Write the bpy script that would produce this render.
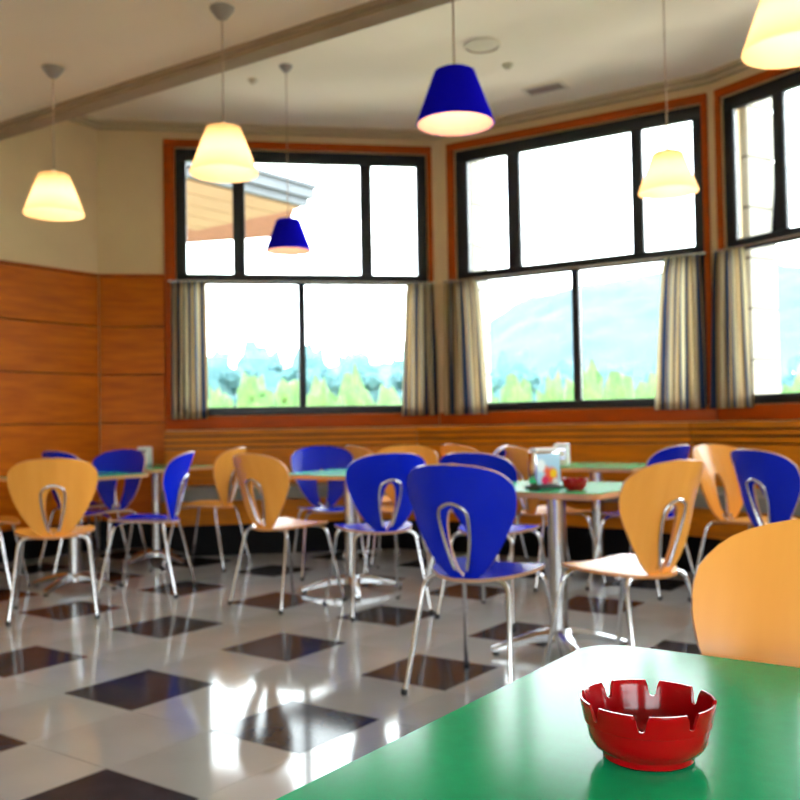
import bpy, bmesh, math, random
from math import sin, cos, pi, radians, sqrt, atan, tan
from mathutils import Vector, Matrix, noise

for o in list(bpy.data.objects): bpy.data.objects.remove(o, do_unlink=True)
SC = bpy.context.scene
COL = SC.collection
random.seed(7)

# ------------------------------------------------------------------ camera, world, exposure
FPX, EYE = 930.0, 1.03
PITCH, ROLL = atan(25 / FPX), radians(-1.0)
cam = bpy.data.cameras.new('camera')
cam.sensor_width = 36.0
cam.lens = FPX / 800 * 36.0
cam.clip_start, cam.clip_end = 0.02, 3000
cam.dof.use_dof = True
cam.dof.focus_distance = 0.80
cam.dof.aperture_fstop = 10.5
cam_o = bpy.data.objects.new('camera', cam)
COL.objects.link(cam_o)
cam_o.matrix_world = Matrix.Translation((0, 0, EYE)) @ Matrix.Rotation(pi / 2 + PITCH, 4, 'X') @ Matrix.Rotation(ROLL, 4, 'Z')
SC.camera = cam_o

world = bpy.data.worlds.new('overcast_sky')
SC.world = world
world.use_nodes = True
bg = world.node_tree.nodes['Background']
bg.inputs['Color'].default_value = (0.89, 0.955, 1.0, 1)
bg.inputs['Strength'].default_value = 8.5

SC.view_settings.view_transform = 'Standard'
SC.view_settings.look = 'None'
SC.view_settings.exposure = 0.68
SC.view_settings.gamma = 1.0
SC.view_settings.use_curve_mapping = False
LAMP_W = 2.0

# ------------------------------------------------------------------ pixel helpers (direction only)
def ray(px, py):
    x, y = (px - 400) / FPX, (400 - py) / FPX
    c, s = cos(ROLL), sin(ROLL)
    x, y = c * x - s * y, s * x + c * y
    c, s = cos(PITCH), sin(PITCH)
    return Vector((x, c - y * s, s + y * c))
def onz(px, py, z):
    d = ray(px, py)
    return d * ((z - EYE) / d.z) + Vector((0, 0, EYE))
def project(p):
    q = cam_o.matrix_world.inverted() @ Vector(p)
    return (400 + FPX * q.x / -q.z, 400 - FPX * q.y / -q.z) if q.z < -0.05 else None

# ------------------------------------------------------------------ materials
MATS = {}
def mat(name, color, rough=0.5, metal=0.0, spec=0.5, coat=0.0, var=0.0, scale=8.0, stretch=(1, 1, 1), bump=0.0, color2=None, coords='Object', coat_rough=0.05):
    if name in MATS: return MATS[name]
    m = bpy.data.materials.new(name); m.use_nodes = True
    nt = m.node_tree; b = nt.nodes['Principled BSDF']
    b.inputs['Base Color'].default_value = (*color, 1)
    b.inputs['Roughness'].default_value = rough
    b.inputs['Metallic'].default_value = metal
    b.inputs['Specular IOR Level'].default_value = spec
    b.inputs['Coat Weight'].default_value = coat
    b.inputs['Coat Roughness'].default_value = coat_rough
    if var or bump:
        tc = nt.nodes.new('ShaderNodeTexCoord'); mp = nt.nodes.new('ShaderNodeMapping')
        nt.links.new(tc.outputs[coords], mp.inputs['Vector'])
        mp.inputs['Scale'].default_value = stretch
        nz = nt.nodes.new('ShaderNodeTexNoise')
        nz.inputs['Scale'].default_value = scale; nz.inputs['Detail'].default_value = 6
        nt.links.new(mp.outputs['Vector'], nz.inputs['Vector'])
        if var:
            c2 = color2 or tuple(c * (1 - var) for c in color)
            r = nt.nodes.new('ShaderNodeValToRGB')
            r.color_ramp.elements[0].position = 0.3; r.color_ramp.elements[1].position = 0.7
            r.color_ramp.elements[0].color = (*c2, 1); r.color_ramp.elements[1].color = (*color, 1)
            nt.links.new(nz.outputs['Fac'], r.inputs['Fac']); nt.links.new(r.outputs['Color'], b.inputs['Base Color'])
        if bump:
            bp = nt.nodes.new('ShaderNodeBump'); bp.inputs['Strength'].default_value = bump
            bp.inputs['Distance'].default_value = 0.01
            nt.links.new(nz.outputs['Fac'], bp.inputs['Height']); nt.links.new(bp.outputs['Normal'], b.inputs['Normal'])
    MATS[name] = m
    return m

mat('plaster', (0.84, 0.62, 0.36), 0.85, var=0.06, scale=3)
mat('ceiling_paint', (0.95, 0.83, 0.68), 0.9, var=0.04, scale=2)
mat('cornice', (0.64, 0.50, 0.32), 0.8, var=0.05)
mat('soffit_trim', (0.42, 0.30, 0.20), 0.6, var=0.1)
mat('panel_wood', (0.68, 0.165, 0.001), 0.40, spec=0.10, coat=0.0, var=0.3, scale=2.2, stretch=(1.2, 1.2, 9), color2=(0.47, 0.095, 0.002), coat_rough=0.2)
mat('trim_wood', (0.52, 0.078, 0.001), 0.40, spec=0.12, coat=0.0, var=0.25, scale=5, stretch=(1, 1, 3), color2=(0.38, 0.07, 0.007), coat_rough=0.2)
mat('bench_wood', (0.74, 0.225, 0.004), 0.40, spec=0.12, coat=0.0, var=0.25, scale=3, stretch=(1, 1, 8), color2=(0.48, 0.15, 0.012), coat_rough=0.2)
mat('dark_gap', (0.03, 0.012, 0.004), 0.8)
mat('black_metal', (0.008, 0.012, 0.022), 0.4)
mat('black_plinth', (0.003, 0.003, 0.004), 0.6, spec=0.15)
mat('grey_cushion', (0.24, 0.24, 0.20), 0.6, var=0.1, scale=20)
mat('chrome', (0.72, 0.72, 0.74), 0.12, metal=1.0)
mat('steel', (0.62, 0.62, 0.64), 0.22, metal=1.0)
mat('rubber', (0.02, 0.02, 0.02), 0.7)
mat('orange_ply', (0.97, 0.42, 0.07), 0.25, spec=0.4, coat=0.0, var=0.12, scale=3, stretch=(6, 1, 1), color2=(0.90, 0.37, 0.055))
mat('orange_edge', (0.62, 0.26, 0.08), 0.4)
mat('blue_ply', (0.001, 0.016, 0.60), 0.25, spec=0.35, coat=0.0, var=0.08, scale=3)
mat('blue_edge', (0.60, 0.33, 0.18), 0.35)
mat('green_top', (0.0, 0.46, 0.165), 0.15, spec=0.05, var=0.10, scale=60)
mat('table_edge', (0.62, 0.32, 0.14), 0.35)
mat('tile_light', (0.40, 0.395, 0.385), 0.08, spec=0.45, var=0.16, scale=2.2, color2=(0.33, 0.325, 0.315), coords='Object')
mat('tile_dark', (0.040, 0.040, 0.050), 0.10, spec=0.07, var=0.35, scale=9)
mat('grout', (0.20, 0.18, 0.16), 0.6)
mat('red_plastic', (0.38, 0.0, 0.002), 0.14, spec=0.4)
mat('white_plastic', (0.80, 0.80, 0.78), 0.35)
mat('dark_plastic', (0.03, 0.03, 0.035), 0.4)
mat('paper', (0.85, 0.85, 0.82), 0.8)
mat('cord_white', (0.45, 0.30, 0.20), 0.6)
mat('canopy_grey', (0.33, 0.28, 0.25), 0.4)
mat('stone', (0.42, 0.40, 0.35), 0.85, var=0.12, scale=6, bump=0.2)
mat('mortar', (0.10, 0.09, 0.075), 0.9)
mat('exterior_render', (0.70, 0.66, 0.58), 0.9)
mat('gutter', (0.085, 0.10, 0.115), 0.5, var=0.2)
mat('soffit_board', (0.36, 0.22, 0.12), 0.6, var=0.2, scale=4, stretch=(1, 6, 1))
mat('roof_tile', (0.30, 0.12, 0.07), 0.8, var=0.3)
mat('grass', (0.15, 0.18, 0.07), 0.9, var=0.4, scale=0.6)
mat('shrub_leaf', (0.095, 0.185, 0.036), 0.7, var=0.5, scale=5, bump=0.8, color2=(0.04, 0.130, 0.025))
mat('tree_haze_tint', (0.058, 0.150, 0.145), 0.8, var=0.5, scale=0.7, bump=0.8, color2=(0.035, 0.100, 0.125))  # blue of the distance haze mixed into the leaf colour
mat('forest_haze_tint', (0.028, 0.068, 0.078), 0.95, var=0.5, scale=0.025, color2=(0.015, 0.046, 0.064))  # cyan aerial haze over the hill painted into its base colour
mat('bounce_paving', (0.50, 0.46, 0.40), 0.9, var=0.15)
mat('bark', (0.10, 0.07, 0.05), 0.9)
mat('grille', (0.74, 0.65, 0.52), 0.6)
mat('vent_red', (0.30, 0.22, 0.18), 0.5)

def glass_mat():
    m = bpy.data.materials.new('window_glass'); m.use_nodes = True
    nt = m.node_tree; nt.nodes.clear()
    out = nt.nodes.new('ShaderNodeOutputMaterial'); mix = nt.nodes.new('ShaderNodeMixShader')
    tr = nt.nodes.new('ShaderNodeBsdfTransparent'); gl = nt.nodes.new('ShaderNodeBsdfGlossy'); fr = nt.nodes.new('ShaderNodeFresnel')
    tr.inputs['Color'].default_value = (0.97, 0.99, 0.98, 1)
    gl.inputs['Roughness'].default_value = 0.0; fr.inputs['IOR'].default_value = 1.35
    nt.links.new(fr.outputs[0], mix.inputs[0]); nt.links.new(tr.outputs[0], mix.inputs[1]); nt.links.new(gl.outputs[0], mix.inputs[2])
    nt.links.new(mix.outputs[0], out.inputs['Surface'])
    MATS['glass'] = m
glass_mat()

def shade_mat(name, outer, transl, fac):
    m = bpy.data.materials.new(name); m.use_nodes = True
    nt = m.node_tree; nt.nodes.clear()
    out = nt.nodes.new('ShaderNodeOutputMaterial'); mix = nt.nodes.new('ShaderNodeMixShader'); mix.inputs[0].default_value = fac
    d = nt.nodes.new('ShaderNodeBsdfDiffuse'); d.inputs['Color'].default_value = (*outer, 1)
    t = nt.nodes.new('ShaderNodeBsdfTranslucent'); t.inputs['Color'].default_value = (*transl, 1)
    nt.links.new(d.outputs[0], mix.inputs[1]); nt.links.new(t.outputs[0], mix.inputs[2]); nt.links.new(mix.outputs[0], out.inputs['Surface'])
    MATS[name] = m
shade_mat('cream_shade', (0.85, 0.66, 0.40), (0.95, 0.70, 0.40), 0.5)
shade_mat('blue_shade', (0.012, 0.008, 0.90), (0.03, 0.01, 0.92), 0.45)
mat('blue_shade_lining', (0.80, 0.50, 0.42), 0.8)

def emit_mat(name, color, s):
    m = bpy.data.materials.new(name); m.use_nodes = True
    b = m.node_tree.nodes['Principled BSDF']
    b.inputs['Base Color'].default_value = (*color, 1)
    b.inputs['Emission Color'].default_value = (*color, 1); b.inputs['Emission Strength'].default_value = s
    MATS[name] = m
emit_mat('bulb_glow', (1.0, 0.80, 0.52), 4.0)

def curtain_mat():
    m = bpy.data.materials.new('striped_cotton'); m.use_nodes = True
    nt = m.node_tree; b = nt.nodes['Principled BSDF']; b.inputs['Roughness'].default_value = 0.9
    uv = nt.nodes.new('ShaderNodeUVMap'); sep = nt.nodes.new('ShaderNodeSeparateXYZ')
    nt.links.new(uv.outputs[0], sep.inputs[0])
    mul = nt.nodes.new('ShaderNodeMath'); mul.operation = 'MULTIPLY'; mul.inputs[1].default_value = 1 / 0.20
    fr = nt.nodes.new('ShaderNodeMath'); fr.operation = 'FRACT'
    nt.links.new(sep.outputs[0], mul.inputs[0]); nt.links.new(mul.outputs[0], fr.inputs[0])
    r = nt.nodes.new('ShaderNodeValToRGB'); r.color_ramp.interpolation = 'CONSTANT'
    stops = [(0, (0.03, 0.06, 0.14)), (0.16, (0.45, 0.33, 0.17)), (0.30, (0.62, 0.52, 0.34)), (0.42, (0.36, 0.25, 0.12)),
             (0.52, (0.10, 0.16, 0.27)), (0.62, (0.66, 0.58, 0.43)), (0.80, (0.42, 0.31, 0.16)), (0.90, (0.05, 0.08, 0.16))]
    e = r.color_ramp.elements
    e[0].position, e[0].color = 0, (*stops[0][1], 1)
    e[1].position, e[1].color = stops[1][0], (*stops[1][1], 1)
    for p, c in stops[2:]:
        k = e.new(p); k.color = (*c, 1)
    nt.links.new(fr.outputs[0], r.inputs['Fac']); nt.links.new(r.outputs['Color'], b.inputs['Base Color'])
    tl = nt.nodes.new('ShaderNodeBsdfTranslucent'); mx = nt.nodes.new('ShaderNodeMixShader'); mx.inputs[0].default_value = 0.40
    nt.links.new(r.outputs['Color'], tl.inputs['Color'])
    nt.links.new(b.outputs[0], mx.inputs[1]); nt.links.new(tl.outputs[0], mx.inputs[2])
    nt.links.new(mx.outputs[0], nt.nodes['Material Output'].inputs['Surface'])
    for k in r.color_ramp.elements: k.color = (*[min(0.85, c * 1.35) for c in k.color[:3]], 1)
    MATS['curtain'] = m
curtain_mat()

def print_mat():
    # flat print on the napkin holder: soft red and yellow blots on pale blue
    m = bpy.data.materials.new('holder_print'); m.use_nodes = True
    nt = m.node_tree; b = nt.nodes['Principled BSDF']; b.inputs['Roughness'].default_value = 0.25
    tc = nt.nodes.new('ShaderNodeTexCoord')
    col = None
    for (cx, cz, r, c) in [(0.012, 0.055, 0.040, (0.9, 0.12, 0.06)), (0.026, 0.065, 0.022, (1.0, 0.55, 0.02)), (-0.022, 0.035, 0.022, (0.75, 0.03, 0.12)),
                           (-0.02, 0.085, 0.018, (0.9, 0.15, 0.05)), (-0.045, 0.10, 0.03, (0.9, 0.95, 1.0)), (0.035, 0.025, 0.02, (0.95, 0.9, 0.85))]:
        vm = nt.nodes.new('ShaderNodeVectorMath'); vm.operation = 'DISTANCE'; vm.inputs[1].default_value = (cx, -0.022, cz)
        nt.links.new(tc.outputs['Object'], vm.inputs[0])
        mr = nt.nodes.new('ShaderNodeMapRange'); mr.inputs[1].default_value = r * 0.7; mr.inputs[2].default_value = r * 1.1
        mr.inputs[3].default_value = 1; mr.inputs[4].default_value = 0
        nt.links.new(vm.outputs['Value'], mr.inputs[0])
        mx = nt.nodes.new('ShaderNodeMix'); mx.data_type = 'RGBA'
        nt.links.new(mr.outputs[0], mx.inputs[0])
        if col is None: mx.inputs[6].default_value = (0.45, 0.68, 0.88, 1)
        else: nt.links.new(col, mx.inputs[6])
        mx.inputs[7].default_value = (*c, 1)
        col = mx.outputs[2]
    nt.links.new(col, b.inputs['Base Color'])
    MATS['print'] = m
print_mat()

# ------------------------------------------------------------------ mesh helpers
def mesh_from(bm, name, mats, smooth=None):
    me = bpy.data.meshes.new(name)
    bmesh.ops.recalc_face_normals(bm, faces=bm.faces)
    if smooth is not None:
        ca = cos(radians(smooth))
        for f in bm.faces: f.smooth = True
        for e in bm.edges:
            if len(e.link_faces) == 2 and e.link_faces[0].normal.dot(e.link_faces[1].normal) < ca: e.smooth = False
    bm.to_mesh(me); bm.free()
    for m in ([mats] if isinstance(mats, str) else mats): me.materials.append(MATS[m])
    return me
def link(name, data=None, parent=None, loc=None, rotz=0.0):
    o = bpy.data.objects.new(name, data); COL.objects.link(o)
    if parent: o.parent = parent
    if loc is not None: o.location = loc
    if rotz: o.rotation_euler = (0, 0, rotz)
    return o
def tag(o, label, cat, group=None, kind=None):
    o['label'] = label; o['category'] = cat
    if group: o['group'] = group
    if kind: o['kind'] = kind
    return o
def struct(o, label, cat):
    o['kind'] = 'structure'; o['label'] = label; o['category'] = cat
    return o
def box(bm, x0, x1, y0, y1, z0, z1, mi=0):
    vs = [bm.verts.new(p) for p in ((x0, y0, z0), (x1, y0, z0), (x1, y1, z0), (x0, y1, z0), (x0, y0, z1), (x1, y0, z1), (x1, y1, z1), (x0, y1, z1))]
    fs = [bm.faces.new([vs[i] for i in q]) for q in ((0, 3, 2, 1), (4, 5, 6, 7), (0, 1, 5, 4), (1, 2, 6, 5), (2, 3, 7, 6), (3, 0, 4, 7))]
    for f in fs: f.material_index = mi
    return vs, fs
def bbox(bm, x0, x1, y0, y1, z0, z1, bev=0.004, seg=2):
    vs, fs = box(bm, x0, x1, y0, y1, z0, z1)
    es = {e for f in fs for e in f.edges}
    bmesh.ops.bevel(bm, geom=list(es), offset=bev, segments=seg, affect='EDGES', profile=0.5)
def prism(bm, pts, z0, z1):
    lo = [bm.verts.new((p[0], p[1], z0)) for p in pts]; hi = [bm.verts.new((p[0], p[1], z1)) for p in pts]
    n = len(pts)
    bm.faces.new(lo[::-1]); bm.faces.new(hi)
    for i in range(n): bm.faces.new((lo[i], lo[(i + 1) % n], hi[(i + 1) % n], hi[i]))
def lathe(bm, prof, seg=24, cx=0, cy=0, cap=True):
    rings = []
    for r, z in prof:
        rings.append([bm.verts.new((cx + r * cos(2 * pi * k / seg), cy + r * sin(2 * pi * k / seg), z)) for k in range(seg)])
    for a, b in zip(rings, rings[1:]):
        for k in range(seg): bm.faces.new((a[k], a[(k + 1) % seg], b[(k + 1) % seg], b[k]))
    if cap:
        bm.faces.new(rings[0][::-1]); bm.faces.new(rings[-1])
    return rings
def tube(bm, pts, r, seg=8, closed=False):
    pts = [Vector(p) for p in pts]; n = len(pts)
    rings = []; up = None
    for i, p in enumerate(pts):
        if closed: t = (pts[(i + 1) % n] - pts[i - 1])
        else: t = pts[min(i + 1, n - 1)] - pts[max(i - 1, 0)]
        t.normalize()
        if up is None:
            up = Vector((0, 0, 1)) if abs(t.z) < 0.9 else Vector((1, 0, 0))
        a = (up - t * up.dot(t)).normalized(); b = t.cross(a); up = a
        rr = r[i] if isinstance(r, (list, tuple)) else r
        rings.append([bm.verts.new(p + a * rr * cos(2 * pi * k / seg) + b * rr * sin(2 * pi * k / seg)) for k in range(seg)])
    m = n if closed else n - 1
    for i in range(m):
        A, B = rings[i], rings[(i + 1) % n]
        for k in range(seg): bm.faces.new((A[k], A[(k + 1) % seg], B[(k + 1) % seg], B[k]))
    if not closed:
        bm.faces.new(rings[0][::-1]); bm.faces.new(rings[-1])
def fillet(pts, rad, n=5):
    pts = [Vector(p) for p in pts]; out = [pts[0]]
    for a, b, c in zip(pts, pts[1:], pts[2:]):
        d1 = (a - b); d2 = (c - b); l = min(rad, d1.length * 0.48, d2.length * 0.48)
        p, q = b + d1.normalized() * l, b + d2.normalized() * l
        for k in range(n + 1):
            t = k / n; out.append(p * (1 - t) ** 2 + b * 2 * t * (1 - t) + q * t * t)
    out.append(pts[-1]); return out
def sphere(bm, c, r, sub=2, sz=1.0):
    g = bmesh.ops.create_icosphere(bm, subdivisions=sub, radius=r)
    for v in g['verts']: v.co = Vector((v.co.x, v.co.y, v.co.z * sz)) + Vector(c)
def interp(tab, x):
    if x <= tab[0][0]: return tab[0][1]
    for (a, b), (c, d) in zip(tab, tab[1:]):
        if x <= c: return b + (d - b) * (x - a) / (c - a)
    return tab[-1][1]
def simple(name, fn, m, parent=None, loc=None, rotz=0.0, smooth=None):
    bm = bmesh.new(); fn(bm)
    return link(name, mesh_from(bm, name, m, smooth), parent, loc, rotz)

# ------------------------------------------------------------------ room plan
def dirv(a): return Vector((cos(radians(a)), sin(radians(a))))
C01 = Vector((-2.622, 8.1)); C12 = Vector((0.3686, 8.574)); C23 = C12 + dirv(-32) * 2.50
E3 = C23 + dirv(-58) * ((5.5 - C23.x) / cos(radians(58)))
L0 = C01 - dirv(54) * 6.0
RR_, RL_ = Vector((5.5, -4.0)), Vector((L0.x, -4.0))
PLAN = [C01, C12, C23, E3, RR_, RL_, L0]
ZC, ZN, TH = 3.73, 2.75, 0.22
CLAD = 2.37

def wall_frame(p0, p1):
    d = p1 - p0
    return math.atan2(d.y, d.x), d.length
def build_wall(name, p0, p1, openings, label, top=ZC, m='plaster'):
    a, L = wall_frame(p0, p1)
    bm = bmesh.new(); s = 0.0
    for (s0, s1, z0, z1) in sorted(openings):
        if s0 > s: box(bm, s, s0, 0, TH, 0, top)
        if z0 > 0: box(bm, s0, s1, 0, TH, 0, z0)
        if z1 < top: box(bm, s0, s1, 0, TH, z1, top)
        s = s1
    if s < L: box(bm, s, L, 0, TH, 0, top)
    o = link(name, mesh_from(bm, name, m), None, (p0.x, p0.y, 0), a)
    return struct(o, label, 'wall')

WZ0, WZ1 = 1.14, 3.53
w_left = build_wall('wall_left', L0, C01, [], 'cream plaster wall with wide orange wood panels below')
w_bl = build_wall('wall_bay_left', C01, C12, [(0.665, 2.94, WZ0, WZ1)], 'window wall at the end of the wood-panelled wall')
w_bc = build_wall('wall_bay_center', C12, C23, [(0.195, 2.42, WZ0, WZ1)], 'window wall between the two bay corners')
L3 = (E3 - C23).length
w_br = build_wall('wall_bay_right', C23, E3, [(0.09, 2.32, WZ0, WZ1), (2.75, 4.98, WZ0, WZ1)], 'window wall beside the stone pier')
w_r = build_wall('wall_right', E3, RR_, [(2.9, 5.9, 0.9, 2.45)], 'plain cream side wall with a wide window added for fill light')
w_rear = build_wall('wall_rear', RR_, RL_, [(2.0, 5.0, 0.9, 2.45), (6.2, 9.2, 0.9, 2.45)], 'plain cream rear wall with two wide windows added for fill light')
w_lr = build_wall('wall_left_rear', RL_, L0, [], 'plain cream wall at the rear of the room')

def inside(p, poly, eps=0.0):
    for a, b in zip(poly, poly[1:] + poly[:1]):
        if (b.x - a.x) * (p.y - a.y) - (b.y - a.y) * (p.x - a.x) > -eps: return False
    return True
def clip(poly, conv):
    out = poly
    for a, b in zip(conv, conv[1:] + conv[:1]):
        src, out = out, []
        f = lambda p: -((b.x - a.x) * (p.y - a.y) - (b.y - a.y) * (p.x - a.x))
        for p, q in zip(src, src[1:] + src[:1]):
            fp, fq = f(p), f(q)
            if fp >= 0: out.append(p)
            if (fp >= 0) != (fq >= 0): out.append(p + (q - p) * (fp / (fp - fq)))
        if not out: return []
    return out

floor = simple('floor', lambda bm: prism(bm, PLAN, -0.2, -0.006), 'grout')
struct(floor, 'glossy pale tiled floor with scattered dark square tiles', 'floor')
TS = 0.415; ta = radians(54.1)
tu, tv = Vector((cos(ta), sin(ta))), Vector((sin(ta), -cos(ta)))
T0 = Vector((-1.0526, 3.7307))
def tile_mesh(m):
    bm = bmesh.new(); h = TS / 2 - 0.0012
    vs, fs = box(bm, -h, h, -h, h, -0.0058, 0)
    return mesh_from(bm, m, m)
tile_me = {'tile_light': tile_mesh('tile_light'), 'tile_dark': tile_mesh('tile_dark')}
cand, rest = [], {'tile_light': [], 'tile_dark': []}
for i in range(-40, 40):
    for j in range(-40, 40):
        c = T0 + tu * (i * TS) + tv * (j * TS)
        h = TS / 2 - 0.0012
        quad = [c + tu * a + tv * b for a, b in ((-h, -h), (-h, h), (h, h), (h, -h))]
        m = 'tile_dark' if (i % 2 == 0 and j % 2 == 0) else 'tile_light'
        whole = all(inside(q, PLAN) for q in quad)
        pr = project((c.x, c.y, 0)) if c.y > 0.5 else None
        if whole and pr and -60 < pr[0] < 860 and pr[1] < 880: cand.append((c.length, c, m))
        else:
            q = quad if whole else clip(quad, PLAN)
            if len(q) > 2: rest[m].append(q)
cand.sort(key=lambda t: t[0])
for k, (_, c, m) in enumerate(cand):
    if k < 300: link('floor_tile', tile_me[m], floor, (c.x, c.y, 0), ta)
    else:
        h = TS / 2 - 0.0012
        rest[m].append([c + tu * a + tv * b for a, b in ((-h, -h), (-h, h), (h, h), (h, -h))])
bm = bmesh.new()
for mi, m in enumerate(('tile_light', 'tile_dark')):
    for q in rest[m]:
        n0 = len(bm.faces); prism(bm, q, -0.0058, 0); bm.faces.ensure_lookup_table()
        for f in bm.faces[n0:]: f.material_index = mi
o = link('floor_tile_field', mesh_from(bm, 'floor_tile_field', ['tile_light', 'tile_dark']), floor); o['kind'] = 'stuff'

# ceilings
BA, BB = Vector((-3.887, 6.361)), Vector((5.5, 0.142))
ceil_bay = simple('ceiling_bay', lambda bm: prism(bm, [C01, C12, C23, E3, BB, BA], ZC, ZC + 0.15), 'ceiling_paint')
struct(ceil_bay, 'high pale ceiling over the window bay', 'ceiling')
def near_ceiling(bm):
    prism(bm, [BA, BB, RR_, RL_, L0], ZN, ZN + 0.12)
    d = (BB - BA).normalized(); n = Vector((-d.y, d.x))
    prism(bm, [BA, BB, BB - n * 0.1, BA - n * 0.1], ZN + 0.12, ZC + 0.1)
ceil_near = simple('ceiling', near_ceiling, 'ceiling_paint')
struct(ceil_near, 'lower beige ceiling in front of the window bay', 'ceiling')
a, L = wall_frame(BA, BB)
def edge_trim(bm):
    box(bm, 0, L, -0.10, 0.02, ZN - 0.022, ZN + 0.0); box(bm, 0, L, -0.075, 0.02, ZN - 0.042, ZN - 0.022)
struct(simple('trim_1', edge_trim, 'soffit_trim', None, (BA.x, BA.y, 0), a), 'brown moulding along the edge of the lower ceiling', 'moulding')

# plaster cornice along the bay walls
for k, (p, q) in enumerate(((C01, C12), (C12, C23), (C23, E3), (BA, C01))):
    aa, LL = wall_frame(p, q)
    def corn(bm):
        box(bm, -0.03, LL + 0.03, -0.10, 0.0, ZC - 0.03, ZC); box(bm, -0.02, LL + 0.02, -0.05, 0.0, ZC - 0.06, ZC - 0.03)
    struct(simple('trim_%d' % (k + 2), corn, 'cornice', None, (p.x, p.y, 0), aa), 'stepped plaster cornice under the bay ceiling', 'moulding')

# cladding panels: children of their walls (five courses)
ROWS = [(0.25, 0.665), (0.67, 1.087), (1.092, 1.509), (1.514, 1.929), (1.934, 2.37)]
def cladding(wall, s0, s1, widths):
    for z0, z1 in ROWS:
        s = s0
        for w in widths:
            e = min(s + w, s1)
            bm = bmesh.new(); bbox(bm, s + 0.0015, e - 0.0015, -0.022, 0, z0, z1 - 0.003, 0.003, 1)
            link('cladding_panel', mesh_from(bm, 'cladding_panel', 'panel_wood'), wall)
            s = e
            if s >= s1: break
    bm = bmesh.new(); box(bm, s0, s1, -0.010, 0, 0.24, CLAD - 0.01)
    link('cladding_backing', mesh_from(bm, 'cladding_backing', 'dark_gap'), wall)
    bm = bmesh.new(); bbox(bm, s0, s1, -0.034, 0, CLAD, CLAD + 0.022, 0.004, 1)
    link('cap_rail', mesh_from(bm, 'cap_rail', 'trim_wood'), wall)
cladding(w_left, 2.9, 5.990, [1.55, 1.55])
cladding(w_bl, 0.010, 0.565, [0.6])
for nm, p, q, s0, s1, t in (('left', L0, C01, 0.0, 5.97, 'wood-panelled wall'), ('bay_left', C01, C12, 0.0, 0.50, 'wall beside the bench')):
    aa, LL = wall_frame(p, q)
    o = simple('baseboard_' + nm, lambda bm: bbox(bm, s0, s1, -0.03, 0, 0, 0.24, 0.004, 1), 'black_plinth', None, (p.x, p.y, 0), aa)
    struct(o, 'tall black skirting at the foot of the ' + t, 'skirting')

# ------------------------------------------------------------------ windows
def bar(name, parent, s0, s1, z0, z1, y0, y1, m, bev=0.006):
    bm = bmesh.new(); bbox(bm, s0, s1, y0, y1, z0, z1, bev, 2)
    return link(name, mesh_from(bm, name, m, 40), parent)
def bay_window(n, p, q, f0, f1, up, mid, label, t0, t1, sl):
    """f0..f1 black frame, up = three upper panes, mid = lower mullion, t0/t1 outer edges of the wood lining"""
    aa, _ = wall_frame(p, q)
    w = link('window_%d' % n, None, None, (p.x, p.y, 0), aa)
    struct(w, label, 'window')
    Y0, Y1 = 0.02, 0.085
    # wood lining on the room side
    bar('wood_trim', w, t0, t1, 3.535, 3.60, -0.03, 0.01, 'trim_wood')
    bar('wood_trim', w, t0, f0 - 0.003, 1.139, 3.534, -0.03, 0.01, 'trim_wood')
    bar('wood_trim', w, f1 + 0.003, t1, 1.139, 3.534, -0.03, 0.01, 'trim_wood')
    bar('window_sill', w, sl[0], sl[1], 1.02, 1.137, -0.035, -0.001, 'trim_wood')
    fr = link('frame', None, w)
    def fb(nm, *a): return bar(nm, fr, *a, Y0, Y1, 'black_metal', 0.008)
    fb('frame_head', f0, f1, 3.425, 3.53)
    fb('frame_foot', f0, f1, 1.14, 1.215)
    fb('transom', f0, f1, 2.32, 2.412)
    fb('frame_jamb', f0, up[0][0], 1.216, 3.424)
    fb('frame_jamb', up[2][1], f1, 1.216, 3.424)
    fb('mullion', up[0][1], up[1][0], 2.413, 3.424)
    fb('mullion', up[1][1], up[2][0], 2.413, 3.424)
    fb('mullion', mid - 0.032, mid + 0.032, 1.216, 2.319)
    for (a0, a1) in up: bar('pane', w, a0 + 0.001, a1 - 0.001, 2.413, 3.424, 0.050, 0.056, 'glass', 0.001)
    for (a0, a1) in ((up[0][0], mid - 0.033), (mid + 0.033, up[2][1])): bar('pane', w, a0 + 0.001, a1 - 0.001, 1.216, 2.319, 0.050, 0.056, 'glass', 0.001)
    return w
W1 = bay_window(1, C01, C12, 0.667, 2.938, [(0.760, 1.166), (1.276, 2.320), (2.428, 2.845)], 1.772, 'black-framed bay window beside the wood-panelled wall', 0.567, 2.985, (0.567, 3.012))
W2 = bay_window(2, C12, C23, 0.197, 2.418, [(0.312, 0.706), (0.830, 1.834), (1.930, 2.336)], 1.325, 'black-framed bay window looking on the forested hill', 0.125, 2.468, (0.015, 2.49))
W3 = bay_window(3, C23, E3, 0.092, 2.318, [(0.175, 0.525), (0.612, 1.74), (1.84, 2.23)], 1.20, 'black-framed bay window beyond the striped double curtains', 0.045, 2.38, (0.008, 2.38))
W4 = bay_window(4, C23, E3, 2.752, 4.978, [(2.83, 3.24), (3.32, 4.41), (4.49, 4.90)], 3.86, 'unseen second black-framed window added to the right bay wall for light', 2.68, 5.05, (2.68, 5.05))  # out-of-view window, put in to admit more daylight
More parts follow.
